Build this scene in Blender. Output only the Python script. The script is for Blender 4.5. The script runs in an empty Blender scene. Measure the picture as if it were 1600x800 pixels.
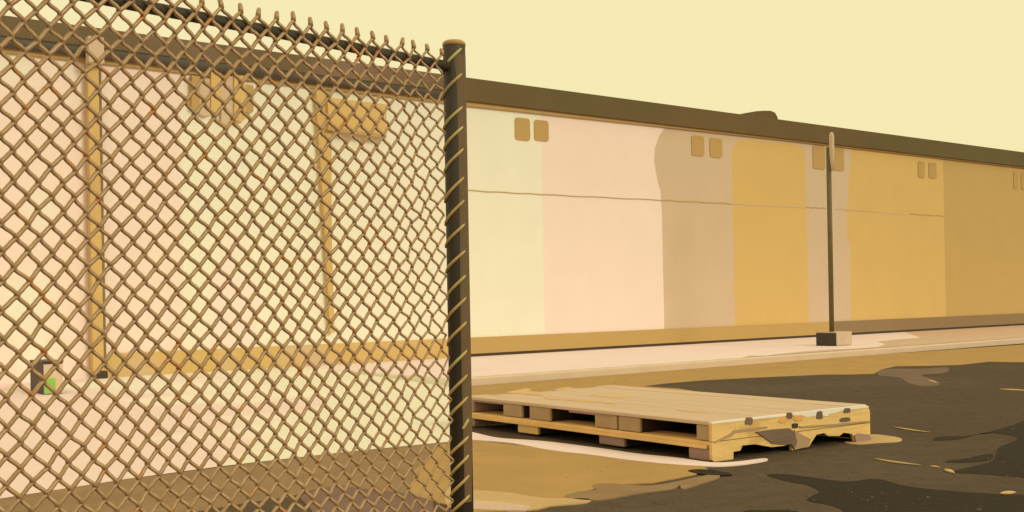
import bpy, bmesh, math, random
from mathutils import Vector, Matrix
random.seed(7)
S = bpy.context.scene
C = S.collection

# ------------------------------------------------------------------ camera model (photo is 1600 x 800)
F = 1800.0; TH = 0.0180; CX, CY = 800.0, 467.0; EYE = 1.1
cT, sT = math.cos(TH), math.sin(TH)
def ray(px, py):
    a, b = px - CX, CY - py
    return Vector(((a*cT + b*sT)/F, 1.0, (-a*sT + b*cT)/F))
def on_z(px, py, z=0.0):
    r = ray(px, py); k = (z - EYE)/r.z
    return Vector((r.x*k, r.y*k, z))
W0 = Vector((-0.71, 20.07, 0.0))
WA = math.atan2(0.6314, 0.7755)
WD = Vector((math.cos(WA), math.sin(WA), 0)); WN = Vector((math.sin(WA), -math.cos(WA), 0))
def on_wall(px, py, off=0.0):
    """point on the facade plane (pushed out by off): (distance along wall, height)"""
    r = ray(px, py); o = Vector((0, 0, EYE))
    k = (W0 + WN*off - o).dot(WN)/r.dot(WN)
    p = o + r*k
    return ((p - W0).dot(WD), p.z)

# ------------------------------------------------------------------ materials
def lin(h):
    h = h.lstrip('#'); o = []
    for i in (0, 2, 4):
        c = int(h[i:i+2], 16)/255
        o.append(c/12.92 if c <= .04045 else ((c+.055)/1.055)**2.4)
    return o
LIGHT = {'wall': (1.06, .93, .58), 'flat': (1.07, .99, .61), 'shade': (.45, .40, .24)}
GAIN = {'fascia_brown': (1,.82,.6), 'fascia_rust': (.98,.92,.8), 'skirt_ochre': (.9,.9,.88), 'skirt_brown': (.9,.9,.88), 'skirt_gold': (.92,.93,.9), 'end_wood': (1.18,1.18,1.15),
        'dirt': (.93,.93,.95), 'wet_dirt': (.42,.37,.35), 'block_shade': (.32,.36,.4), 'block_concrete': (.92,.9,.88), 'pole_olive': (1.12,1.2,1.15), 'post_paint': (1.35,1.35,1.4),
        'apron_concrete': (1.08,1.08,1.12), 'drive_concrete': (1.08,1.08,1.12), 'pale_ground': (1.2,1.2,1.25), 'kerb': (1.02,1.05,1.12), 'wire': (1.42,1.27,1.10), 'cream_tone': (.95,.92,.93), 'cream_blush': (.95,.93,.93), 'pink_tone': (.94,.95,.95), 'blush_tone': (.95,.95,.95), 'tan_tone': (.95,.96,.96), 'ochre_tone': (.97,.98,.95), 'box_black': (.4,.4,.4), 'gap_shade_wood': (.8,.8,.8), 'side_wood': (.62,.62,.62), 'umber_wood': (.7,.7,.7), 'lip_wood': (.75,.75,.75)}
def mat(name, hexa, light='wall', rough=.8, nscale=3.0, namt=.12, bump=.0, bscale=60.0, metal=0.0, second=None, sfac=.5, sscale=.4, ssharp=.1, spec=.3, mul=1.0, stretch=None):
    E = LIGHT[light]
    def alb(hx):
        g = GAIN.get(name, (1, 1, 1))
        v = [max(.004, c/e*k*mul) for c, e, k in zip(lin(hx), E, g)]
        q = min(1, .86/max(v))
        return [c*q for c in v]
    m = bpy.data.materials.new(name); m.use_nodes = True
    nt = m.node_tree; N = nt.nodes; L = nt.links
    b = N['Principled BSDF']
    b.inputs['Roughness'].default_value = rough; b.inputs['Metallic'].default_value = metal
    b.inputs['Specular IOR Level'].default_value = spec
    tc = N.new('ShaderNodeTexCoord')
    n1 = N.new('ShaderNodeTexNoise'); n1.inputs['Scale'].default_value = nscale; n1.inputs['Detail'].default_value = 6; n1.inputs['Roughness'].default_value = .6
    if stretch:
        vs = N.new('ShaderNodeVectorMath'); vs.operation = 'MULTIPLY'; vs.inputs[1].default_value = stretch
        L.new(tc.outputs['Object'], vs.inputs[0]); L.new(vs.outputs['Vector'], n1.inputs['Vector'])
    else:
        L.new(tc.outputs['Object'], n1.inputs['Vector'])
    mp = N.new('ShaderNodeMapRange'); mp.inputs['From Min'].default_value = .3; mp.inputs['From Max'].default_value = .7
    mp.inputs['To Min'].default_value = 1-namt; mp.inputs['To Max'].default_value = 1+namt
    L.new(n1.outputs['Fac'], mp.inputs['Value'])
    base = N.new('ShaderNodeRGB'); base.outputs[0].default_value = (*alb(hexa), 1)
    src = base.outputs[0]
    if second:
        n2 = N.new('ShaderNodeTexNoise'); n2.inputs['Scale'].default_value = sscale; n2.inputs['Detail'].default_value = 4
        L.new(tc.outputs['Object'], n2.inputs['Vector'])
        r2 = N.new('ShaderNodeMapRange'); r2.interpolation_type = 'SMOOTHSTEP'
        r2.inputs['From Min'].default_value = sfac-ssharp; r2.inputs['From Max'].default_value = sfac+ssharp
        L.new(n2.outputs['Fac'], r2.inputs['Value'])
        mx = N.new('ShaderNodeMix'); mx.data_type = 'RGBA'
        L.new(r2.outputs['Result'], mx.inputs['Factor']); L.new(src, mx.inputs['A'])
        mx.inputs['B'].default_value = (*alb(second), 1); src = mx.outputs['Result']
    vm = N.new('ShaderNodeVectorMath'); vm.operation = 'SCALE'
    L.new(src, vm.inputs[0]); L.new(mp.outputs['Result'], vm.inputs['Scale'])
    L.new(vm.outputs['Vector'], b.inputs['Base Color'])
    if bump:
        n3 = N.new('ShaderNodeTexNoise'); n3.inputs['Scale'].default_value = bscale; n3.inputs['Detail'].default_value = 5
        L.new(tc.outputs['Object'], n3.inputs['Vector'])
        bp = N.new('ShaderNodeBump'); bp.inputs['Strength'].default_value = bump; bp.inputs['Distance'].default_value = .02
        L.new(n3.outputs['Fac'], bp.inputs['Height']); L.new(bp.outputs['Normal'], b.inputs['Normal'])
    return m

M = {}
def wallmat(n, h, **k): M[n] = mat(n, h, 'wall', .85, 1.3, .025, .06, 40, **k)
wallmat('cream_tone', 'F1E4AF'); wallmat('pink_tone', 'F7D5A9'); wallmat('tan_tone', 'D5B17E')
wallmat('ochre_tone', 'D9AC5C'); wallmat('dark_ochre_tone', 'C59C53'); wallmat('blush_tone', 'F7D5A9', second='F2E2AE', sscale=.5, sfac=.56, ssharp=.06)
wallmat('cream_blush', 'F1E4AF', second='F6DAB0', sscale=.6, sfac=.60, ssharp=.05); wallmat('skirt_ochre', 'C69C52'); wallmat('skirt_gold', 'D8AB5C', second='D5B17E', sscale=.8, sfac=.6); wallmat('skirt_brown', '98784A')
wallmat('vent_ochre', 'BC924D'); wallmat('joint_brown', 'B59560'); wallmat('groove_tan', 'C9A871')
M['fascia_brown'] = mat('fascia_brown', '6B5530', 'wall', .6, .8, .08, .05, 30, second='61552E', sscale=.12)
M['fascia_rust'] = mat('fascia_rust', '84664A', 'wall', .6, 1.0, .1, .05, 30, second='6B5530', sscale=.5)
M['gutter_dark'] = mat('gutter_dark', '584A34', 'wall', .55, 1.2, .12)
M['core'] = mat('core', 'A98F66', 'wall')
M['roof_felt'] = mat('roof_felt', '61552E', 'flat', .9, 2, .15)
M['dark_base'] = mat('dark_base', '4C3C26', 'wall', .9, 2, .1)
M['wire'] = mat('wire', '98784A', 'wall', .5, 9, .10, 0, metal=.0, second='A2682C', sfac=.665, sscale=16, ssharp=.02, spec=.4)
wb = M['wire'].node_tree.nodes['Principled BSDF']; wb.inputs['Coat Weight'].default_value = .3; wb.inputs['Coat Roughness'].default_value = .14; wb.inputs['Coat IOR'].default_value = 1.6
M['post_paint'] = mat('post_paint', '403524', 'wall', .55, 6, .12, .05, 80)
M['lit_brown'] = mat('lit_brown', '745430', 'wall', .6, 7, .12, .05, 80, second='6B5530', sscale=3, sfac=.55)
M['rail_paint'] = mat('rail_paint', '493C29', 'wall', .55, 6, .15)
M['tie'] = mat('tie', 'C9A153', 'wall', .4, 9, .2, second='B4AC58', sfac=.60, sscale=9, ssharp=.03, spec=.5)
M['cap'] = mat('cap', 'B88F4B', 'flat', .5)
M['dirt'] = mat('dirt', '614F34', 'flat', .95, 7, .15, .6, 26, second='5A482E', sscale=.35, spec=.15)
M['wet_dirt'] = mat('wet_dirt', '453723', 'flat', .85, 8, .12, .5, 24, spec=.2)
M['brown_dirt'] = mat('brown_dirt', '98784A', 'flat', .95, 2.5, .12, .4, 18, spec=.15)
M['umber_dirt'] = mat('umber_dirt', '82644A', 'flat', .95, 2.5, .12, .4, 18, spec=.15)
M['umber_far'] = mat('umber_far', '7A6245', 'flat', .95, 2.5, .12, .4, 18, spec=.15)
M['stone'] = mat('stone', '66553B', 'flat', .95, 12, .25)
M['sand'] = mat('sand', 'B88F4B', 'flat', .95, 2.0, .08, .35, 24, spec=.15)
M['light_sand'] = mat('light_sand', 'CCA663', 'flat', .95, 2.0, .08, .3, 24, spec=.15)
M['pale_ground'] = mat('pale_ground', 'F2D3AA', 'flat', .95, 2.0, .05, .25, 24, spec=.15)
M['tan_sand'] = mat('tan_sand', 'D6B282', 'flat', .95, 2.0, .06, .25, 24, spec=.15)
M['apron_concrete'] = mat('apron_concrete', 'F5D8B0', 'flat', .9, 1.2, .03, .12, 30, spec=.2)
M['apron_tan'] = mat('apron_tan', 'D6B282', 'flat', .9, 1.2, .04, .12, 30, spec=.2)
M['kerb'] = mat('kerb', 'D6B27E', 'wall', .9, 2, .05, .15, 30)
M['drive_concrete'] = mat('drive_concrete', 'F1E2AE', 'flat', .9, 1.2, .025, .1, 30, second='F7D6AB', sfac=.45, sscale=.32, ssharp=.05, spec=.2)
M['drive_cream'] = mat('drive_cream', 'F1E3AE', 'flat', .9, 1.2, .025, .1, 30, second='F6D9B0', sfac=.73, sscale=.5, ssharp=.05, spec=.2)
GAIN['drive_cream'] = (1.08, 1.1, 1.12)
M['deck_wood'] = mat('deck_wood', 'D5B27E', 'flat', .85, 3, .10, .15, 40, stretch=(9, .35, 9))
M['deck_worn'] = mat('deck_worn', 'DDB062', 'flat', .85, 3, .08, .15, 40)
M['end_wood'] = mat('end_wood', 'D9AC5E', 'wall', .85, 5, .13, .3, 25, stretch=(.5, 3, 12), second='C99A50', sscale=4, sfac=.6, ssharp=.06)
M['side_wood'] = mat('side_wood', '98784A', 'shade', .9, 5, .1, .2, 30)
M['umber_wood'] = mat('umber_wood', '84664A', 'shade', .9, 5, .1, .2, 30)
M['gap_shade_wood'] = mat('gap_shade_wood', '443827', 'flat', .9, 5, .15, .2, 30)  # dark colour paints the shade inside the pallet gaps
M['split_wood'] = mat('split_wood', '7C6143', 'wall', .9, 5, .15, .2, 30, stretch=(1, 3, 12))
M['lip_wood'] = mat('lip_wood', 'B88F4B', 'shade', .9, 5, .08, .2, 30)
M['lit_pale_edge'] = mat('lit_pale_edge', 'FAE2B2', 'wall', .8, 5, .05)
M['knot'] = mat('knot', '7A5E42', 'wall', .9, 5, .2)
M['dark_knot'] = mat('dark_knot', '4C3D2A', 'wall', .9, 5, .2)
M['orange_stain'] = mat('orange_stain', 'E6A550', 'wall', .9, 5, .1)
M['block_concrete'] = mat('block_concrete', 'D5B582', 'wall', .9, 6, .08, .3, 40)
M['block_shade'] = mat('block_shade', '55472F', 'shade', .9, 6, .1, .3, 40)
M['pole_olive'] = mat('pole_olive', '66532F', 'wall', .5, 4, .1)
M['pole_lit'] = mat('pole_lit', 'D3B07A', 'wall', .5, 4, .08)
M['pipe_ochre'] = mat('pipe_ochre', 'CFA355', 'wall', .6, 2, .08)
M['pipe_shade'] = mat('pipe_shade', '80663F', 'wall', .6, 2, .1)
M['box_black'] = mat('box_black', '463A2A', 'shade', .5, 5, .1)
M['box_green'] = mat('box_green', '84B936', 'wall', .5, 5, .05)
M['box_tan'] = mat('box_tan', 'D5B17E', 'wall', .7, 5, .05)
M['straw'] = mat('straw', 'D9B062', 'flat', .8, 5, .1)

# ------------------------------------------------------------------ mesh helpers
class MB:
    def __init__(s): s.v = []; s.f = []
    def add(s, vs, fs):
        o = len(s.v); s.v += [tuple(v) for v in vs]; s.f += [tuple(i+o for i in f) for f in fs]
    def box(s, x0, x1, y0, y1, z0, z1):
        s.add([(x0,y0,z0),(x1,y0,z0),(x1,y1,z0),(x0,y1,z0),(x0,y0,z1),(x1,y0,z1),(x1,y1,z1),(x0,y1,z1)],
              [(0,3,2,1),(4,5,6,7),(0,1,5,4),(1,2,6,5),(2,3,7,6),(3,0,4,7)])
    def prism_xz(s, pts, y0, y1):
        """outline in (x, z) given any way round, extruded from y0 (front) to y1 (back)"""
        a = sum(p[0]*q[1]-q[0]*p[1] for p, q in zip(pts, pts[1:]+pts[:1]))
        if a < 0: pts = pts[::-1]
        n = len(pts)
        s.add([(p[0], y0, p[1]) for p in pts] + [(p[0], y1, p[1]) for p in pts],
              [tuple(range(n)), tuple(range(2*n-1, n-1, -1))] + [(i, i+n, (i+1) % n+n, (i+1) % n) for i in range(n)])
    def tube(s, pts, rad, n=8, cap=True):
        pts = [Vector(p) for p in pts]
        rads = rad if isinstance(rad, (list, tuple)) else [rad]*len(pts)
        rings = []; up = None
        for i, p in enumerate(pts):
            t = (pts[min(i+1, len(pts)-1)] - pts[max(i-1, 0)]).normalized()
            if up is None:
                up = t.orthogonal().normalized()
            a = (up - t*up.dot(t))
            a = a.normalized() if a.length > 1e-6 else t.orthogonal().normalized()
            up = a; b = t.cross(a)
            rings.append([p + (a*math.cos(2*math.pi*k/n) + b*math.sin(2*math.pi*k/n))*rads[i] for k in range(n)])
        vs = [v for r in rings for v in r]; fs = []
        for i in range(len(pts)-1):
            for k in range(n):
                fs.append((i*n+k, i*n+(k+1) % n, (i+1)*n+(k+1) % n, (i+1)*n+k))
        if cap:
            fs.append(tuple(range(n-1, -1, -1))); fs.append(tuple(range((len(pts)-1)*n, len(pts)*n)))
        s.add(vs, fs)
    def build(s, name, m, parent=None, smooth=False, bevel=0.0):
        me = bpy.data.meshes.new(name); me.from_pydata(s.v, [], s.f); me.update()
        if bevel:
            bm = bmesh.new(); bm.from_mesh(me)
            bmesh.ops.bevel(bm, geom=[e for e in bm.edges if len(e.link_faces) == 2 and e.calc_face_angle(0) > .5], offset=bevel, segments=2, affect='EDGES', profile=.6)
            bm.to_mesh(me); bm.free()
        if smooth:
            for p in me.polygons: p.use_smooth = True
        me.materials.append(m)
        o = bpy.data.objects.new(name, me); C.objects.link(o)
        if parent: o.parent = parent
        return o
def thing(name, label, cat, loc=(0,0,0), rz=0.0, group=None):
    o = bpy.data.objects.new(name, None); C.objects.link(o); o.empty_display_size = .2
    o.location = loc; o.rotation_euler = (0, 0, rz); tag(o, label, cat, group); return o
def tag(o, label, cat, group=None):
    o['label'] = label; o['category'] = cat
    if group: o['group'] = group
    return o
def struct(o): o['kind'] = 'structure'; return o

def smooth_outline(pts, n=5):
    """closed Catmull-Rom curve through the points"""
    out = []; k = len(pts)
    for i in range(k):
        p0, p1, p2, p3 = (Vector(pts[(i+j-1) % k]) for j in range(4))
        for t in range(n):
            t /= n
            out.append(.5*((2*p1) + (p2-p0)*t + (2*p0-5*p1+4*p2-p3)*t*t + (3*p1-p0-3*p2+p3)*t**3))
    return out
def patch(name, m, px, z, smooth=True, jit=.0):
    """a ground sheet lying at height z; outline given where the photo shows it"""
    pts = [on_z(x, y, z) for x, y in px]
    if smooth:
        pts = smooth_outline([(p.x, p.y, z) for p in pts])
        if jit: pts = [Vector((p.x+random.uniform(-jit, jit), p.y+random.uniform(-jit, jit), z)) for p in pts]
    a = sum(p.x*q.y-q.x*p.y for p, q in zip(pts, pts[1:]+pts[:1]))
    if a < 0: pts = pts[::-1]
    n = len(pts); low = [Vector((p[0], p[1], -.004)) for p in pts]
    mb = MB(); mb.add(list(pts) + low, [tuple(range(n))] + [(i, i+n, (i+1) % n+n, (i+1) % n) for i in range(n)])
    return struct(mb.build(name, m))

# ------------------------------------------------------------------ ground
g = MB(); g.add([(-400,-100,0),(400,-100,0),(400,600,0),(-400,600,0)], [(0,1,2,3)])
struct(g.build('ground', M['dirt']))
K0 = on_z(738, 603, 0)                      # foot of the kerb beside the fence post
def along(base, t, z=0.0): return Vector((base.x, base.y, z)) + WD*t
AH = .106
wallfoot = lambda t: along(W0, t, AH)
# raised apron with its kerb (right of the drive)
ks = (K0 - W0).dot(WD); depth = (K0 - W0).dot(WN)
def local_sheet(name, m, quad): 
    mb = MB(); mb.add(quad, [(0,1,2,3)]); return struct(mb.build(name, m))
def loc(t, d, z): return W0 + WD*t + WN*d + Vector((0, 0, z))     # t along the wall, d out from it
tL, tR = ks-.25, 60
mb = MB(); mb.add([loc(tL,depth-.14,0), loc(tR,depth-.14,0), loc(tR,depth,0), loc(tL,depth,0), loc(tL,depth-.14,AH), loc(tR,depth-.14,AH), loc(tR,depth-.02,AH), loc(tL,depth-.02,AH), loc(tR,depth,AH-.02), loc(tL,depth,AH-.02)],
       [(3,2,8,9),(9,8,6,7),(7,6,5,4),(0,3,9,7,4),(1,5,6,8,2)])
struct(mb.build('kerb', M['kerb']))
local_sheet('pavement', M['apron_concrete'], [loc(tL,depth-.14,AH), loc(tR,depth-.14,AH), loc(tR,-.2,AH), loc(tL,-.2,AH)])
tw = lambda x, y: on_z(x, y, AH+.002)
edge_pts = [loc((tw(1150,558)-W0).dot(WD), depth-.145, AH+.002)] + [tw(x, y) for x, y in ((1172,555.5),(1196,556),(1226,552),(1262,548.5),(1300,545.8),(1340,544.5),(1374,541.5),(1384,537.5),(1372,533.5),(1400,530.5),(1440,527.5))]
edge_pts += [loc((tw(1440,527.5)-W0).dot(WD)+3, .06, AH+.002), loc(58, .06, AH+.002), loc(58, depth-.145, AH+.002)]
mb = MB(); mb.add(edge_pts, [tuple(range(len(edge_pts)))]); struct(mb.build('pavement', M['apron_tan']))
# pale drive on the left: level by the wall, ramping to the dirt
e0, e1 = on_z(0, 779, .004), on_z(704, 690, .004)
ed = (e1-e0).normalized()
far_l = e0 - ed*9
RD = 1.2                                    # the ramp starts this far out from the wall
mb = MB()
quad = lambda *q: mb.add(q, [tuple(range(len(q)))])
p_ = on_z(300, 655, .004); tJ = (p_ - W0).dot(WD); dJ = (p_ - W0).dot(WN)      # joint between the two slabs
jx, jn = on_z(300, 655, .004), on_z(345, 728.5, .004)
def fill(ta, tb, d0, d1, z0, z1): quad(loc(ta, d0, z0), loc(ta, d1, z1), loc(tb, d1, z1), loc(tb, d0, z0))
tM = (on_z(345, 728.5, .004) - W0).dot(WD)
tQ = on_wall(285, 560)[0]
qz = loc(tQ, depth, .004)
fill(-18, tQ, -.2, RD, AH, AH); fill(-18, tQ, RD, depth, AH, .004)
quad(loc(-18, depth, .004), far_l, e0, on_z(200,748,.004), jn, qz)
struct(mb.build('driveway', M['drive_concrete']))
mb = MB()
fill(tQ, tL, -.2, RD, AH, AH); fill(tQ, tL, RD, depth, AH, .004)
quad(qz, jn, on_z(400,722,.004), on_z(560,704,.004), e1, on_z(706,640,.004), loc(tL, depth, .004))
quad(loc(tL, RD, AH), loc(tL, depth, .004), loc(tL, depth, AH))       # side of the raised pavement
struct(mb.build('driveway', M['drive_cream']))
def ramp_z(p):
    d = (p - W0).dot(WN)
    return AH if d < RD else AH + (.004-AH)*min(1, (d-RD)/(depth-RD))
# sandy strip along the kerb
patch('sand_strip', M['sand'], [(700,604.5),(738,603.2),(1000,582.6),(1200,567),(1380,553.4),(1500,545.2),(1600,538.3),(1660,535),(1660,562),(1600,566),(1545,565),(1500,570),(1450,571.5),(1400,572),(1378,577),(1365,584),(1330,585),(1290,585),(1180,590),(1100,594),(1040,599),(1004,603.5),(1060,607),(1090,612),(1200,621),(1300,629),(1200,640),(900,640),(700,650)], .002, False)
patch('dirt_patch', M['brown_dirt'], [(-60,788),(0,779.5),(200,748.5),(400,722.5),(560,704.5),(704,690.5),(690,720),(660,752),(640,775),(600,771),(560,765),(500,762),(450,776),(380,786),(300,800),(200,830),(0,900),(-60,880)], .0035, False)
patch('umber_dirt_patch', M['umber_dirt'], [(470,776),(500,764),(530,759),(580,765),(640,771),(672,776),(676,800),(660,860),(560,880),(500,830),(486,796)], .005)
patch('sand_patch', M['sand'], [(648,735),(690,694),(740,688),(850,700),(960,714),(1050,722),(1096,728),(1110,735),(1085,741),(1020,754),(960,757),(925,764),(885,774),(915,779),(870,788),(840,796),(740,800),(640,772)], .0065, False)
patch('light_sand_patch', M['light_sand'], [(700,760),(738,765),(800,770),(850,778),(918,779),(912,785),(860,790),(830,796),(760,796),(700,790)], .008)
patch('pale_sand_patch', M['tan_sand'], [(720,779),(742,781),(790,785),(826,791),(822,796),(790,797),(742,795),(715,792)], .0095)
patch('brown_dirt_patch', M['brown_dirt'], [(882,776),(900,769),(930,765),(926,758),(950,755),(1020,758),(1090,745),(1118,740),(1124,745),(1105,752),(1068,763),(1062,758),(1050,763),(1000,770),(930,781)], .008)
patch('pale_ground_strip', M['pale_ground'], [(715,672),(738,675),(780,684),(850,689),(930,699),(1000,709),(1060,715),(1110,722),(1150,721),(1192,716),(1197,719),(1160,725),(1113,728),(1050,725),(980,718),(930,711),(860,703),(800,692),(738,687),(712,685)], .008)  # pale strip along the long side of the pallets
patch('sand_spill', M['light_sand'], [(1320,690),(1358,679),(1390,681),(1408,685),(1404,690),(1370,692),(1340,694)], .0035)
patch('umber_dirt_patch', M['umber_far'], [(1372,586),(1384,577),(1440,576),(1476,574),(1483,578),(1472,583),(1440,586),(1466,596),(1464,602),(1440,603),(1418,598),(1406,590)], .0035)
# wet, darker mud
patch('wet_mud', M['wet_dirt'], [(1198,742),(1230,741),(1300,750),(1330,752),(1370,748),(1420,760),(1500,768),(1560,772),(1640,776),(1700,800),(1700,860),(1300,860),(1316,820),(1318,800),(1300,790),(1262,782),(1270,774),(1280,768),(1262,758),(1230,752)], .002)
patch('wet_mud', M['wet_dirt'], [(1460,688),(1468,682),(1520,680),(1570,668),(1620,652),(1700,640),(1700,745),(1640,752),(1600,746),(1540,741),(1492,738),(1500,733),(1550,720),(1560,700),(1590,684),(1540,676),(1500,686)], .002)
patch('wet_mud', M['wet_dirt'], [(1476,721),(1510,716),(1545,709),(1552,714),(1540,720),(1500,723)], .002)
patch('wet_mud', M['wet_dirt'], [(1160,800),(1190,797),(1230,797),(1250,802),(1240,830),(1160,830)], .002)
patch('wet_mud', M['wet_dirt'], [(1075,735),(1100,733),(1140,739),(1138,742),(1100,741)], .0095)

# straws and splinters lying in the dirt
def splinter(a, b, sag, w, label):
    p, q = on_z(*a, .006), on_z(*b, .006)
    mid = on_z((a[0]+b[0])/2, (a[1]+b[1])/2+sag, .006)
    pts = []
    for i in range(9):
        t = i/8; pts.append((p*(1-t)**2 + mid*2*t*(1-t) + q*t*t) - p)
    mb = MB(); mb.tube(pts, [max(.15, math.sin(math.pi*(.08+.86*i/8)))*w for i in range(9)], 6)
    o = mb.build('wood_splinter', M['straw'], smooth=True); o.location = p
    o.scale = (1, 1, .6); tag(o, label, 'splinter', 'pale splinters lying on the dark mud')
splinter((1398,667), (1452,675), 2, .014, 'pale curved splinter lying just right of the pallet corner on dark mud')
splinter((1366,716), (1438,726), 3, .012, 'long pale curved splinter in the mud below and right of the pallets')
splinter((1562,608), (1612,611), 0, .020, 'far pale straight splinter on the dark mud at the right edge')
splinter((1454,728), (1468,730), 0, .010, 'tiny pale splinter fragment on the mud between two longer ones')
splinter((1476,733), (1491,739), 0, .018, 'short stout pale splinter at the tip of a wet mud patch')
splinter((1563,771), (1587,769), 0, .020, 'blunt pale chip lying on wet mud at the lower right')
splinter((1450,594), (1464,598), 0, .020, 'small pale chip lying on the umber dirt near the kerb')

# small stones in the dirt
mb = MB(); rs = random.Random(3)
for _ in range(350):
    x, y = rs.uniform(760, 1640), rs.uniform(585, 800)
    p = on_z(x, y, 0); r = rs.uniform(.004, .011)*(1 if rs.random() < .93 else 1.7)
    q = [p + Vector((r*math.cos(a)*rs.uniform(.7,1.2), r*math.sin(a)*rs.uniform(.7,1.2), .001)) for a in (0,1.05,2.1,3.14,4.19,5.24)]
    top = [p + (v-p)*.55 + Vector((0,0,r*rs.uniform(.5,.8))) for v in q]
    mb.add(q+top, [tuple(range(6,12))] + [(i, (i+1)%6, (i+1)%6+6, i+6) for i in range(6)])
gv = mb.build('gravel', M['stone']); gv['kind'] = 'stuff'; gv['label'] = 'small loose stones scattered over the dark mud'; gv['category'] = 'gravel'

# ------------------------------------------------------------------ building
B = thing('long_shed', 'long low shed with wall panels toned cream to ochre as a light gradient under a dark fascia', 'building', (W0.x, W0.y, 0), WA)
T0, T1 = -18.0, 58.0
HW = on_wall(738, 158)[1]                   # soffit height
body = MB(); body.box(T0, T1, .03, 10, 0, 4.86); body.build('wall', M['core'], B)
def prism(name, m, px, y0, y1, rawpts=None):
    pts = rawpts or [on_wall(x, y, -y0) for x, y in px]
    mb = MB(); mb.prism_xz(pts, y0, y1); return mb.build(name, m, B)
sk0 = lambda x: 527 - .0430*(x-738) if x > 738 else 527 - .0508*(x-738)   # top line of the skirt
zsk = on_wall(1000, sk0(1000))[1]
ztop = HW + .08
def edge(xs):           # an edge between panels, given as pixel points, to wall coordinates
    return [on_wall(x, y, 0) for x, y in xs]
def panel(name, m, left, right, label=None):
    o = prism(name, m, None, 0.0, .03, left + right[::-1])
    if label: o['label'] = label
    return o
def straight(x, y=330):
    t = on_wall(x, y)[0]; return [(t, ztop), (t, zsk)]
def curve(px):
    e = edge(px); return [(e[0][0], ztop)] + e + [(e[-1][0], zsk)]
eA = straight(146); eB = straight(285); eC = straight(560); eD = straight(848)
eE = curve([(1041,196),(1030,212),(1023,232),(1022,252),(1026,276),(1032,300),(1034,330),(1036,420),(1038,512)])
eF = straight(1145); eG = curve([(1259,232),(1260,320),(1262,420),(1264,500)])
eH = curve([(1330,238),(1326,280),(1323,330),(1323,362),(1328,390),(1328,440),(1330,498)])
eI = straight(1475); eJ = straight(1700); eK = straight(1900)
panel('panel', M['blush_tone'], [(T0, ztop), (T0, zsk)], eA)  # panel colours from cream to dark ochre hold a light gradient
panel('panel', M['pink_tone'], eA, eB, 'pink wall panel right of the downpipe')
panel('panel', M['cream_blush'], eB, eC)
panel('panel', M['cream_tone'], eC, eD, 'cream wall panel behind the fence end post')
panel('panel', M['pink_tone'], eD, eE, 'pink wall panel with a wavy right edge')
panel('panel', M['tan_tone'], eE, eF, 'tan wall panel with a bulging left edge')
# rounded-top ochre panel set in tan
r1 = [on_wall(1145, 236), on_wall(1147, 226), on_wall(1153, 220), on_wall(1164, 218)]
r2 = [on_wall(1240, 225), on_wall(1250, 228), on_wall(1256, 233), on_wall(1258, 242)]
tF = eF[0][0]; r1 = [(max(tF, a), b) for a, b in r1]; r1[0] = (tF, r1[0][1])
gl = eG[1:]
prism('panel', M['ochre_tone'], None, 0, .03, [(tF, zsk)] + r1 + r2 + gl[1:])['label'] = 'ochre wall panel with rounded top corners'
prism('panel', M['tan_tone'], None, 0.0, .03, [(tF, ztop)] + [r1[0]] + r1[1:] + r2 + [gl[1], (gl[1][0], ztop)])['label'] = 'tan strip over the rounded ochre panel'
panel('panel', M['tan_tone'], [(gl[1][0], ztop)] + gl[1:], eH, 'narrow tan wall panel behind the slim pole')
panel('panel', M['ochre_tone'], eH, eI, 'ochre wall panel right of the slim pole')
panel('panel', M['dark_ochre_tone'], eI, [(T1, ztop), (T1, zsk)], 'darker ochre wall panel at the far right')
# skirt (plinth) under the panels
tS0, tS1 = on_wall(148, 560)[0], on_wall(1298, 505)[0]; tSp = on_wall(705, 550)[0]
def bx(name, m, t0, t1, y0, y1, z0, z1, parent=None, bevel=0):
    mb = MB(); mb.box(t0, t1, y0, y1, z0, z1); return mb.build(name, m, parent or B, bevel=bevel)
bx('plinth', M['blush_tone'], T0, tS0, -.004, .03, AH-.02, zsk)
bx('plinth', M['skirt_gold'], tS0, tSp, -.03, .03, AH-.02, zsk)
bx('plinth', M['skirt_ochre'], tSp, tS1, -.03, .03, AH+.05, zsk)
bx('plinth', M['skirt_brown'], tS1, T1, -.03, .03, AH+.05, zsk)['label'] = 'brown plinth right of the slim pole'
bx('base_shadow', M['dark_base'], tSp, T1, -.012, .03, AH-.02, AH+.05)  # dark strip painted for the shadow gap under the plinth
# mid-height joint running along the panels
def seam(x0, x1, y0, y1, m, h=.018):
    a, b = on_wall(x0, y0), on_wall(x1, y1)
    n = 10; top = []; bot = []
    for i in range(n+1):
        k = i/n; t = a[0]*(1-k)+b[0]*k; z = a[1]*(1-k)+b[1]*k + .006*math.sin(i*1.7)
        top.append((t, z+h/2)); bot.append((t, z-h/2))
    prism('joint', m, None, -.008, -.0005, top + bot[::-1])
seam(726, 846, 297.5, 304, M['vent_ochre']); seam(846, 1034, 304, 313, M['joint_brown']); seam(1034, 1143, 313, 318.5, M['vent_ochre'], .02)
seam(1145, 1259, 318.5, 324, M['tan_tone'], .02); seam(1304, 1368, 326.5, 331, M['groove_tan'], .016); seam(1260, 1290, 324, 325.5, M['vent_ochre'], .02); seam(1370, 1412, 331, 334, M['tan_tone'], .02); seam(1422, 1474, 334.5, 337.5, M['vent_ochre'], .02)
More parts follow.
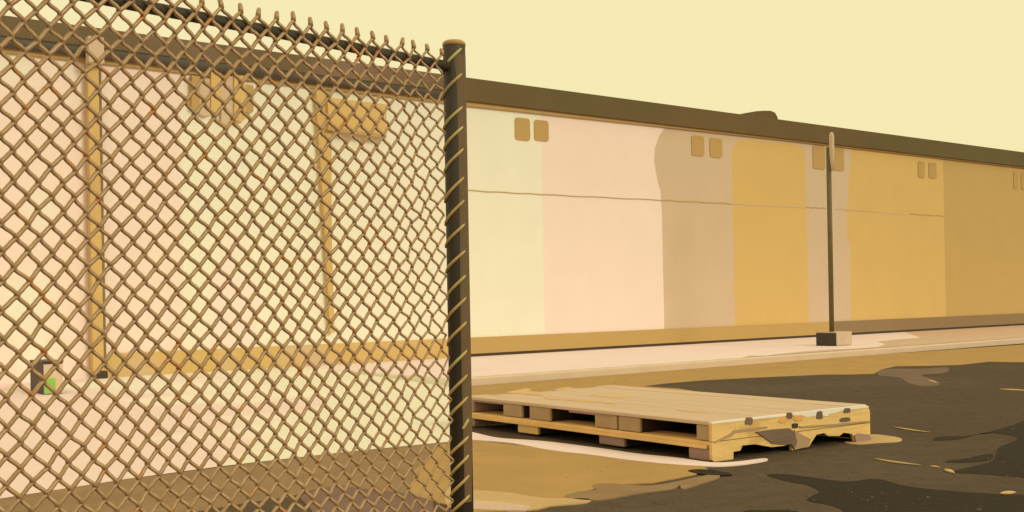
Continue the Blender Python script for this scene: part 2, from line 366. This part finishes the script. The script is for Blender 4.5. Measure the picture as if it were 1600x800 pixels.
# eave: fascia, ochre strip below it, gutter
zf0, zf1 = on_wall(1000, 189.6, .10)[1], on_wall(1000, 157.2, .10)[1]
tG = on_wall(700, 140)[0]
bx('fascia', M['fascia_brown'], tG, T1, -.10, .03, zf0, zf1, bevel=.01)
bx('fascia', M['fascia_rust'], T0, tG, -.10, .03, zf0+.13, zf1, bevel=.01)['label'] = 'rustier fascia seen through the fence'
mb = MB(); mb.tube([(T0, -.09, zf0+.055), (tG, -.09, zf0+.055)], .072, 12); mb.build('gutter', M['gutter_dark'], B, smooth=True)
bx('roof', M['roof_felt'], T0, T1, .03, 10.1, 4.86, zf1-.006)
t0 = on_wall(725, 158)[0]; t1 = on_wall(1230, 218)[0]
prism('eave_strip', M['vent_ochre'], None, -.05, -.0015, [(t0, zf0+.02), (t1+40, zf0+.02), (t1+40, zf0-.028), (t1, zf0-.03), (t0+5, zf0-.045), (t0, zf0-.075)])  # ochre strip under the fascia, thinner to the right
bx('eave_strip', M['vent_ochre'], T0, t0-.1, -.05, -.0015, zf0-.07, zf0+.02)
# low vent lump on the roof edge
a = on_wall(1160, 178, .05); b = on_wall(1216, 184, .05)
hump = [on_wall(x, y, .06) for x, y in ((1158,182),(1164,177.5),(1172,175.5),(1182,173.6),(1194,173),(1204,173),(1211,176),(1215,183),(1216,192),(1158,188))]
prism('roof_vent', M['fascia_brown'], None, -.06, .55, hump)
# small square vents in pairs under the eave, each with frame and recessed louvres
def vent(x0, x1, y0, y1, m=M['vent_ochre'], sl=0):
    a, b = on_wall(x0, y0, .02), on_wall(x1, y1, .02)
    x0_, x1_, z0_, z1_ = a[0], b[0], b[1], a[1]; r = min(.06, (x1_-x0_)*.25)
    pts = []
    for cx, cz, a0 in ((x1_-r, z1_-r, 0), (x0_+r, z1_-r, 90), (x0_+r, z0_+r, 180), (x1_-r, z0_+r, 270)):
        pts += [(cx + r*math.cos(math.radians(a0+k)), cz + r*math.sin(math.radians(a0+k))) for k in (0, 30, 60, 90)]
    return prism('vent', m, None, -.014, -.0005, pts)
for v in ((805,829,183,220.5),(835,858,186.5,221.5),(1081,1101,211,244.5),(1109.5,1129,215,247),(1270.5,1290,227,265),(1302.5,1319.5,229,267.5),(1435,1445.5,251.5,278),(1451.5,1464,253.5,279),(1584,1591,267.5,295.5),(1596,1608,269,297)):
    vent(*v)
# seen through the fence: broad ochre shutter box, slatted hood, two pipes
p = prism('shutter_box', M['ochre_tone'], [(512,152),(604,163),(603,213),(560,207),(514,199)], -.16, 0)
prism('shutter_rail', M['vent_ochre'], [(512,197),(560,205),(604,211),(604,216),(560,210),(512,203)], -.18, -.16).parent = B
for (x0, x1, y0, y1, m) in ((300,312,118,172,'vent_ochre'),(312,330,122,182,'tan_tone'),(330,346,112,176,'ochre_tone'),(346,366,118,196,'tan_tone'),(366,384,112,190,'ochre_tone'),(384,396,132,178,'vent_ochre')):
    prism('hood_slat', M[m], [(x0,y0),(x1,y0+1.5),(x1,y1-4),((x0+x1)/2,y1),(x0,y1-4)], -.10 if m != 'tan_tone' else -.07, 0)
a, b = on_wall(142, 100), on_wall(151, 572)
t = on_wall(144, 300)[0]
dp = bx('downpipe', M['pipe_ochre'], t-.085, t+.07, -.15, -.032, AH+.1, zf0-.02, bevel=.015)
bx('pipe_shade_side', M['pipe_shade'], t+.07, t+.12, -.10, -.032, AH+.25, zf0-.03, dp)  # dark strip painted as the shaded right side of the pipe
bx('pipe_head', M['tan_tone'], t-.12, t+.10, -.30, -.17, zf0-.12, zf0+.24, dp, .02)
bx('pipe_boot', M['dark_base'], t-.06, t+.11, -.17, -.033, AH-.02, AH+.1, dp)
# tapered pipe further right
pa = [on_wall(x, y, .06) for x, y in ((492,140),(517,146),(516,200),(516,300),(517,400),(521,520),(514,520),(508,400),(502,300),(495,200))]
prism('tapered_pipe', M['pipe_ochre'], None, -.10, -.0, pa)

# ------------------------------------------------------------------ slim pole with concrete foot
pf = on_z(1301, 541, AH)
P = thing('slim_pole', 'slim dark olive pole with its sunlit side near the top painted pale, standing in a concrete block', 'pole', pf, 0)
hp = lambda y: EYE + (ray(1298, y).z/ray(1298, y).y)*pf.y - AH
mb = MB(); mb.tube([(.05,.22,.2), (.05,.22,hp(228))], [.046,.046], 12); mb.build('pole', M['pole_olive'], P, smooth=True)
mb = MB(); mb.tube([(.095,.16,hp(266)), (.095,.16,hp(240)), (.095,.16,hp(212)), (.095,.16,hp(207)), (.095,.16,hp(204.5))], [.018,.046,.046,.038,.015], 12); mb.build('lit_sleeve', M['pole_lit'], P, smooth=True)  # pale sleeve stands for the sunlit right side near the pole top
# block turned with the building: shaded left face painted dark, pale front
u = WD; n = WN
mb = MB()
def bl_box(mb, w, dep, h, off):
    q = [Vector((0,0,0))+off, Vector((0,0,0))+off+u*w, Vector((0,0,0))+off+u*w-n*dep, Vector((0,0,0))+off-n*dep]
    top = [c+Vector((0,0,h)) for c in q]
    mb.add(q+top, [(0,3,2,1),(4,5,6,7),(0,1,5,4),(1,2,6,5),(2,3,7,6),(3,0,4,7)])
bl_box(mb, .50, .46, .265, Vector((.08,0,0)))
mb.build('block', M['block_concrete'], P, bevel=.035)
mb = MB(); bl_box(mb, .02, .44, .245, Vector((.08,0,0)) - u*.021 - n*.01)  # dark plate colours the block's unlit left face
mb.build('block_shade_face', M['block_shade'], P, bevel=.008)

# ------------------------------------------------------------------ stacked pallets
A = on_z(1113, 722); Bc = on_z(1360, 688); 
px_ = (Bc - A).normalized(); ang = math.atan2(px_.y, px_.x)
py_ = Vector((-px_.y, px_.x, 0))
WID = (Bc - A).length
Dt = on_z(688, 621.3, .266); LEN = (Dt - A).dot(py_)
HP = .133
def ly(x, y, z):      # where the long side is seen at a pixel -> distance along it from the near corner
    r = ray(x, y); o = Vector((0,0,EYE))
    k = (A - o).dot(px_)/r.dot(px_); return (o + r*k - A).dot(py_)
def lx(x, y):         # the same for the short end face: distance, height
    r = ray(x, y); o = Vector((0,0,EYE))
    k = (A - o).dot(py_)/r.dot(py_); q = o + r*k - A
    return (q.dot(px_), q.z)
def stringer(mb, y0, y1, z0, z1):
    mb.box(.012, WID-.012, y0, y1, z0, z1)
up = thing('wooden_pallet', 'upper wooden pallet with flat tan deck and chipped top edge painted sunlit pale', 'pallet', (A.x, A.y, HP), ang, 'two stacked wooden pallets')
lo = thing('wooden_pallet', 'lower wooden pallet resting on the mud with notched end board', 'pallet', (A.x, A.y, .0), ang, 'two stacked wooden pallets')
# upper: deck of long boards
nb = 7; bw = WID/nb; cut = [.0]*nb
endj = [.30, .02, .0, .05, .0, .12, .0]
for i in range(nb):
    x0, x1 = i*bw, (i+1)*bw-.006
    mb = MB(); mb.box(x0, x1, 0.026, LEN-[0,.10,.04,.16,.02,.12,.05][i], HP-.026+random.uniform(-.001,.001), HP+random.uniform(-.002,.001))
    mb.build('deck_board', M['deck_wood'], up, bevel=.004)
def streak(px):
    pts = [on_z(x, y, HP*2) - A for x, y in px]
    q = [(p.dot(px_), p.dot(py_)) for p in pts]
    if sum(a[0]*b[1]-a[1]*b[0] for a, b in zip(q, q[1:]+q[:1])) < 0: q = q[::-1]
    mb = MB(); n = len(q)
    mb.add([(x, y, HP+.0022) for x, y in q] + [(x, y, HP-.004) for x, y in q], [tuple(range(n))] + [(i, i+n, (i+1) % n+n, (i+1) % n) for i in range(n)])
    mb.build('worn_streak', M['deck_worn'], up)
streak([(850,621),(900,624.5),(965,630),(964,631.5),(905,627),(852,623)])
streak([(922,616.5),(955,618),(990,621),(988,622),(950,620.5),(924,618)])
streak([(1056,641),(1082,642),(1106,643.8),(1104,645),(1080,644)])
streak([(790,613.5),(822,607),(830,608.5),(826,611),(856,617),(848,618)])
streak([(868,607.5),(890,605),(893,606.5),(884,609)])
def solid(parent, name, m, y0, y1, z0, z1, x0=.0, x1=None, bevel=.008):
    mb = MB(); mb.box(x0, WID-.0 if x1 is None else x1, y0, y1, z0, z1); return mb.build(name, m, parent, bevel=bevel)
for (xa, xb, y, m) in ((785,814,642,'side_wood'),(826,858,646,'side_wood'),(928,962,654,'side_wood'),(965,998,658,'side_wood')):
    a_, b_ = ly(xb, y, 0), ly(xa, y, 0)
    st = solid(up, 'stringer', M['gap_shade_wood'], a_+.004, b_-.004, .002, HP-.028, .035)
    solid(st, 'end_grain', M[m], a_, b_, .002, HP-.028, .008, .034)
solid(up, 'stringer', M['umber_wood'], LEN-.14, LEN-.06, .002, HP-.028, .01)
c_ = ly(1087, 672, 0)
solid(up, 'corner_block', M['side_wood'], .028, c_, .002, HP-.028, .006, .16)
# thin broken lath under the deck edge
solid(up, 'lath', M['umber_wood'], ly(955,641,0), ly(888,636,0), HP-.042, HP-.028, .004, .05, 0.002)
solid(up, 'lath', M['umber_wood'], ly(790,625,0), LEN-.1, HP-.04, HP-.028, .004, .05, 0.002)
solid(up, 'sun_block_board', M['gap_shade_wood'], .03, LEN-.2, .004, HP-.030, WID-.03, WID-.012)  # added board, keeps sun out through the far side so gaps go dark
# upper end board
pts = [(0, .0), (.0, HP-.016), (WID-.06, HP-.012), (WID-.02, HP-.02), (WID, HP-.06), (WID, .004), (WID*.8, .006), (WID*.62, -.002), (WID*.5, .004), (WID*.3, .012), (WID*.22, .0)]
def endboard(parent, m, pts, th=.026, y=0.0, name='end_board'):
    mb = MB(); mb.prism_xz(pts, y, y+th); return mb.build(name, m, parent)
endboard(up, M['end_wood'], [(0,.001),(0,HP-.014),(WID-.05,HP-.012),(WID-.015,HP-.022),(WID,HP-.05),(WID,.001)])
# chipped edge along the top of the end, its sunlit brightness put into the colour
chip = [(0,HP-.014),(0,HP-.004),(WID*.5,HP-.001),(WID-.05,HP-.001),(WID-.01,HP-.014),(WID-.02,HP-.020),(WID*.80,HP-.022),(WID*.76,HP-.032),(WID*.72,HP-.036),(WID*.70,HP-.052),(WID*.67,HP-.040),(WID*.64,HP-.050),(WID*.61,HP-.036),(WID*.57,HP-.040),(WID*.53,HP-.018),(WID*.3,HP-.016)]
endboard(up, M['lit_pale_edge'], chip, .027, -.003, 'chipped_edge')
def knot(parent, m, x, y, w, h, zoff):
    c = lx(x, y); e0 = lx(x-w/2, y)[0]; e1 = lx(x+w/2, y)[0]; hz = h*A.y/F/2*1.06
    pts = []
    for i in range(10):
        a = 2*math.pi*i/10; k = random.uniform(.85, 1.12)
        ca, sa = math.cos(a), math.sin(a)
        ca = math.copysign(abs(ca)**.6, ca); sa = math.copysign(abs(sa)**.6, sa)
        pts.append((c[0]+(e1-e0)/2*ca*k, c[1]-zoff+hz*sa*k))
    endboard(parent, m, pts, .008, -.0045, 'knot')
for (x, y, w, h, m) in ((1170,658,13,11,'knot'),(1233,649.5,11,10,'knot'),(1280,648.5,11,13,'knot'),(1323,641.5,11,8,'knot'),(1242,665,10,8,'dark_knot'),(1247,654,14,8,'orange_stain'),(1223,656,14,10,'orange_stain')):
    knot(up, M[m], x, y, w, h, HP)
knot(up, M['knot'], 1320, 655.5, 18, 7, HP)
# lower: deck boards show as a light lip, blocks below, notched end board
for i in range(nb):
    x0, x1 = i*bw, (i+1)*bw-.006
    mb = MB(); mb.box(x0, x1, .028, LEN-.02-random.uniform(0,.06), HP-.026, HP-.002)
    mb.build('deck_board', M['lip_wood'] if i == 0 else M['gap_shade_wood'], lo, bevel=.003)
solid(lo, 'sun_block_board', M['gap_shade_wood'], .03, LEN-.2, .004, HP-.030, WID-.03, WID-.012)  # added to close the far side against the sun, as above
# the lip: front board a little proud
solid(lo, 'edge_lath', M['lip_wood'], ly(1105,684,0), LEN-.03, HP-.050, HP-.026, -.018, .06, .003)
for (xa, xb, y, m) in ((809,840,676,'lip_wood'),(936,975,692,'umber_wood')):
    st = solid(lo, 'stringer', M['gap_shade_wood'], ly(xb, y, 0)+.004, ly(xa, y, 0)-.004, .016, HP-.052, .03)
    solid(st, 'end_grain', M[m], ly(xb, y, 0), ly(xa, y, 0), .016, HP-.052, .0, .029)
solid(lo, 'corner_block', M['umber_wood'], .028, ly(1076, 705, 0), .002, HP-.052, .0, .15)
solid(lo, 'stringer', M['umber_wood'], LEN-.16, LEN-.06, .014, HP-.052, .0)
nz = lambda x, y: lx(x, y)
low = [(0,.012),(0,HP-.004),(WID,HP-.004),nz(1360,684),nz(1352,690),nz(1338,694),nz(1335,684),nz(1332,678),nz(1318,676),nz(1312,681),nz(1294,681),nz(1288,676.5),nz(1276,679),nz(1270,688),nz(1264,698),nz(1245,702),nz(1238,704),nz(1238,690),nz(1234,694),nz(1222,697),nz(1205,698.5),nz(1180,694),nz(1160,696),nz(1157,704),nz(1146,706),nz(1146,718),nz(1118,722)]
endboard(lo, M['end_wood'], low)
# broken, darker piece of the end board
br = [nz(x, y) for x, y in ((1180,675),(1205,671),(1232,669),(1241,676),(1243,690),(1240,703),(1236,694),(1222,694),(1206,693),(1194,684))]
endboard(lo, M['split_wood'], br, .012, -.010, 'broken_board')
br = [nz(x, y) for x, y in ((1240,672),(1254,680),(1266,686),(1262,697),(1240,703),(1244,690))]
endboard(lo, M['side_wood'], br, .012, -.008, 'broken_board')
br = [nz(x, y) for x, y in ((1334,680),(1340,677),(1358,679),(1360,686),(1350,691),(1337,692))]
endboard(lo, M['umber_wood'], br, .012, -.010, 'broken_board')
# open seam between the two
br = [nz(x, y) for x, y in ((1115,690),(1128,684),(1140,678),(1146,672),(1172,668.5),(1198,666),(1198,669),(1172,673),(1148,676),(1142,682),(1130,687),(1116,692))]
endboard(lo, M['side_wood'], br, .010, -.007, 'seam_shim')
br = [nz(x, y) for x, y in ((1248,666),(1300,662.5),(1358,657),(1359,659.5),(1300,665.5),(1250,668.5))]
endboard(lo, M['side_wood'], br, .010, -.007, 'seam_shim')

# ------------------------------------------------------------------ utility box on the drive
ub = on_z(68, 617, .05)
for _ in range(6): ub = on_z(68, 617, ramp_z(ub))
U = thing('utility_box', 'small black and tan box with a green plate on the pale drive', 'utility box', ub, WA)
k = ub.y/F
hb = 50*k
mb = MB(); mb.box(0, .23, 0, .50, 0, hb); mb.build('case', M['box_black'], U, bevel=.008)
mb = MB(); mb.box(.004, .224, -.012, -.0005, .01, hb-.02); mb.build('front_panel', M['box_tan'], U)
mb = MB(); mb.box(.006, .13, -.020, -.0125, .02, hb*.50); mb.build('green_plate', M['box_green'], U)
mb = MB(); mb.box(-.004, .234, -.010, .504, hb+.001, hb+.02); mb.build('lid', M['box_black'], U, bevel=.004)

# ------------------------------------------------------------------ chain-link fence
FD = Vector((1500, 1800, 0)).normalized()                 # direction of the fence line, away from us
FN = Vector((FD.y, -FD.x, 0))                             # side facing us
rp = ray(716.5, 468); PB = Vector((rp.x*4.3, 4.3, 0))
PR = .042
FEN = thing('chain_link_fence', 'rusty brown chain link fence with dark top rail and dark round end post', 'fence', PB, math.atan2(FD.y, FD.x))
# local axes: x along the fence (away from us), -y toward us
TOPZ = EYE + .96
mb = MB(); mb.tube([(0,0,0), (0,0,TOPZ-.012), (0,0,TOPZ-.002)], [PR, PR, PR*.9], 32); post = mb.build('post', M['post_paint'], FEN, smooth=False)
for p in post.data.polygons: p.use_smooth = len(p.vertices) == 4
mb = MB(); mb.tube([(0,0,TOPZ-.014), (0,0,TOPZ-.002), (0,0,TOPZ+.006), (0,0,TOPZ+.009)], [PR+.0012, PR+.0012, PR*.8, PR*.35], 24); mb.build('cap', M['cap'], post, smooth=True)
strip = MB(); vs = []; na = 10; zs = [0.35 + i*(TOPZ-.05-.35)/24 for i in range(25)]  # brown shell coloured as the sunlit right side of the post
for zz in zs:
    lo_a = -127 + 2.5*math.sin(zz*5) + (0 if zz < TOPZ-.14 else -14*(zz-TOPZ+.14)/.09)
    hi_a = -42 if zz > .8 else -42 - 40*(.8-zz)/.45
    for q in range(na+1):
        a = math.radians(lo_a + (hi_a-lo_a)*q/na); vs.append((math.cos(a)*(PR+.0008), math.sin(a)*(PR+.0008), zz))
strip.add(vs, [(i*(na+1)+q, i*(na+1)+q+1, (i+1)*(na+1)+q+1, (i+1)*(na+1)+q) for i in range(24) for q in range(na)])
o = strip.build('lit_strip', M['lit_brown'], post, smooth=True); o['label'] = 'brown strip painted as the sunlit right side of the post'
mb = MB(); mb.tube([(-3.9,0,0), (-3.9,0,TOPZ)], PR*.8, 20); mb.build('post', M['post_paint'], FEN, smooth=True)
HH, VV = .069, .0745
tilt = lambda s: .016*(s/1.6)       # the top runs down slightly towards us
RZ = EYE + .868
mb = MB(); mb.tube([(-.03-i*.4, 0, RZ + tilt(-.03-i*.4)) for i in range(10)], .0185, 16); mb.build('top_rail', M['rail_paint'], FEN, smooth=True)
YM = -.027
x_end = -.094
ncol = 112; rows = int((TOPZ-.06)/(VV/2))
ZT = EYE + .905                     # top row of nodes (under the twisted tips)
jit = {}
def node(i, m):
    k = (i, m)
    if k not in jit:
        s = x_end - i*HH/2
        w = .0020 + (.0022 if i < 7 else 0)
        bulge = .010*math.sin(i*.31+m*.11) + .006*math.sin(i*.13-m*.23)
        jit[k] = Vector((s + random.gauss(0, w), YM + random.gauss(0, .002) + bulge*.5, ZT + tilt(s) - m*VV/2 + random.gauss(0, w)))
    return jit[k]
WR = .0063
mesh = MB()
for i in range(ncol):
    pts = []
    sgn = 1
    m0 = 0 if i % 2 == 0 else 1
    for m in range(0, rows):
        col = i if (m + i) % 2 == 0 else i+1
        p = node(col, m)
        q = node(i+1 if col == i else i, m+1)
        # hook past the node a little, over one wire and under the next
        side = 1 if col == i else -1
        yy = -.0040*side
        o_ = .0030*side
        pts.append(p + Vector((o_, yy*.2, 0)))
        for t in (.13, .38, .62, .87):
            b_ = p.lerp(q, t); c = math.cos(math.pi*t)
            pts.append(b_ + Vector((0, yy*c + .0035*math.sin(2*math.pi*t), 0)))
    mesh.tube(pts, WR if i > 14 else .0044 + .0018*i/14, 6)
    # twisted tip at the upper node
for i in range(0, ncol+1, 2):
    p = node(i, 0)
    h = .025*random.uniform(.85, 1.15); lean = random.gauss(0, .004)
    mesh.tube([p+Vector((0,0,-.004)), p+Vector((lean*.3,0,.010)), p+Vector((lean*.7,.002,h*.7)), p+Vector((lean,.002,h))], [.0090,.0080,.0074,.0050], 7)
mesh.build('wire_mesh', M['wire'], FEN, smooth=True)
# wires hooked round the end post
for y in (94,133,184,216,251,296,332,368,409,449,484,522,567,605,639,663,700,731,762,792):
    zc = EYE + 4.26*ray(710, y).z
    short = y == 663
    pts = []
    a0, a1 = (-222, -100) if not short else (-130, -98)
    rise = (.088 if not short else .035)*random.uniform(.92, 1.05)
    for i in range(9):
        t = i/8; a = math.radians(a0 + (a1-a0)*t)
        # screen-left of the post is local (-x); angle measured round the post on our side
        pts.append((math.cos(a)*(PR+.003), math.sin(a)*(PR+.003), zc - rise/2 + rise*t))
    mb = MB(); mb.tube(pts, [.0035]+[.0056]*7+[.0025], 8); mb.build('tie_wire', M['tie'], FEN, smooth=True)

# ------------------------------------------------------------------ light
EL = math.radians(25); sx, sy = .83, -.558
w = bpy.data.worlds.new('World'); S.world = w; w.use_nodes = True
nt = w.node_tree; bg = nt.nodes['Background']
sky = nt.nodes.new('ShaderNodeTexSky'); sky.sky_type = 'NISHITA'; sky.sun_disc = False
sky.sun_elevation = EL; sky.sun_rotation = math.atan2(sx, sy); sky.dust_density = 6; sky.air_density = 1.0; sky.ozone_density = .5
mix = nt.nodes.new('ShaderNodeMix'); mix.data_type = 'RGBA'; mix.inputs['Factor'].default_value = .97
SK = lin('F6E9B3')
mix.inputs['B'].default_value = (*[c*10.3 for c in SK], 1)
nt.links.new(sky.outputs['Color'], mix.inputs['A']); nt.links.new(mix.outputs['Result'], bg.inputs['Color'])
bg.inputs['Strength'].default_value = .1
ld = bpy.data.lights.new('sun', 'SUN'); ld.energy = 1.25; ld.angle = math.radians(14); ld.color = (.97, .92, .69)
lo_ = bpy.data.objects.new('sun', ld); C.objects.link(lo_)
sdir = Vector((sx*math.cos(EL), sy*math.cos(EL), math.sin(EL)))
lo_.rotation_euler = sdir.to_track_quat('Z', 'Y').to_euler(); lo_.location = sdir*30

# ------------------------------------------------------------------ camera
cd = bpy.data.cameras.new('camera'); cam = bpy.data.objects.new('camera', cd); C.objects.link(cam)
cd.sensor_width = 36; cd.lens = 36*F/1600; cd.shift_y = (CY-400)/1600; cd.clip_end = 2000; cd.clip_start = .05
cam.matrix_world = Matrix.Translation((0, 0, EYE)) @ Matrix.Rotation(math.pi/2, 4, 'X') @ Matrix.Rotation(-TH, 4, 'Z')
S.camera = cam
S.view_settings.view_transform = 'Standard'; S.view_settings.look = 'None'; S.view_settings.exposure = 0; S.view_settings.gamma = 1
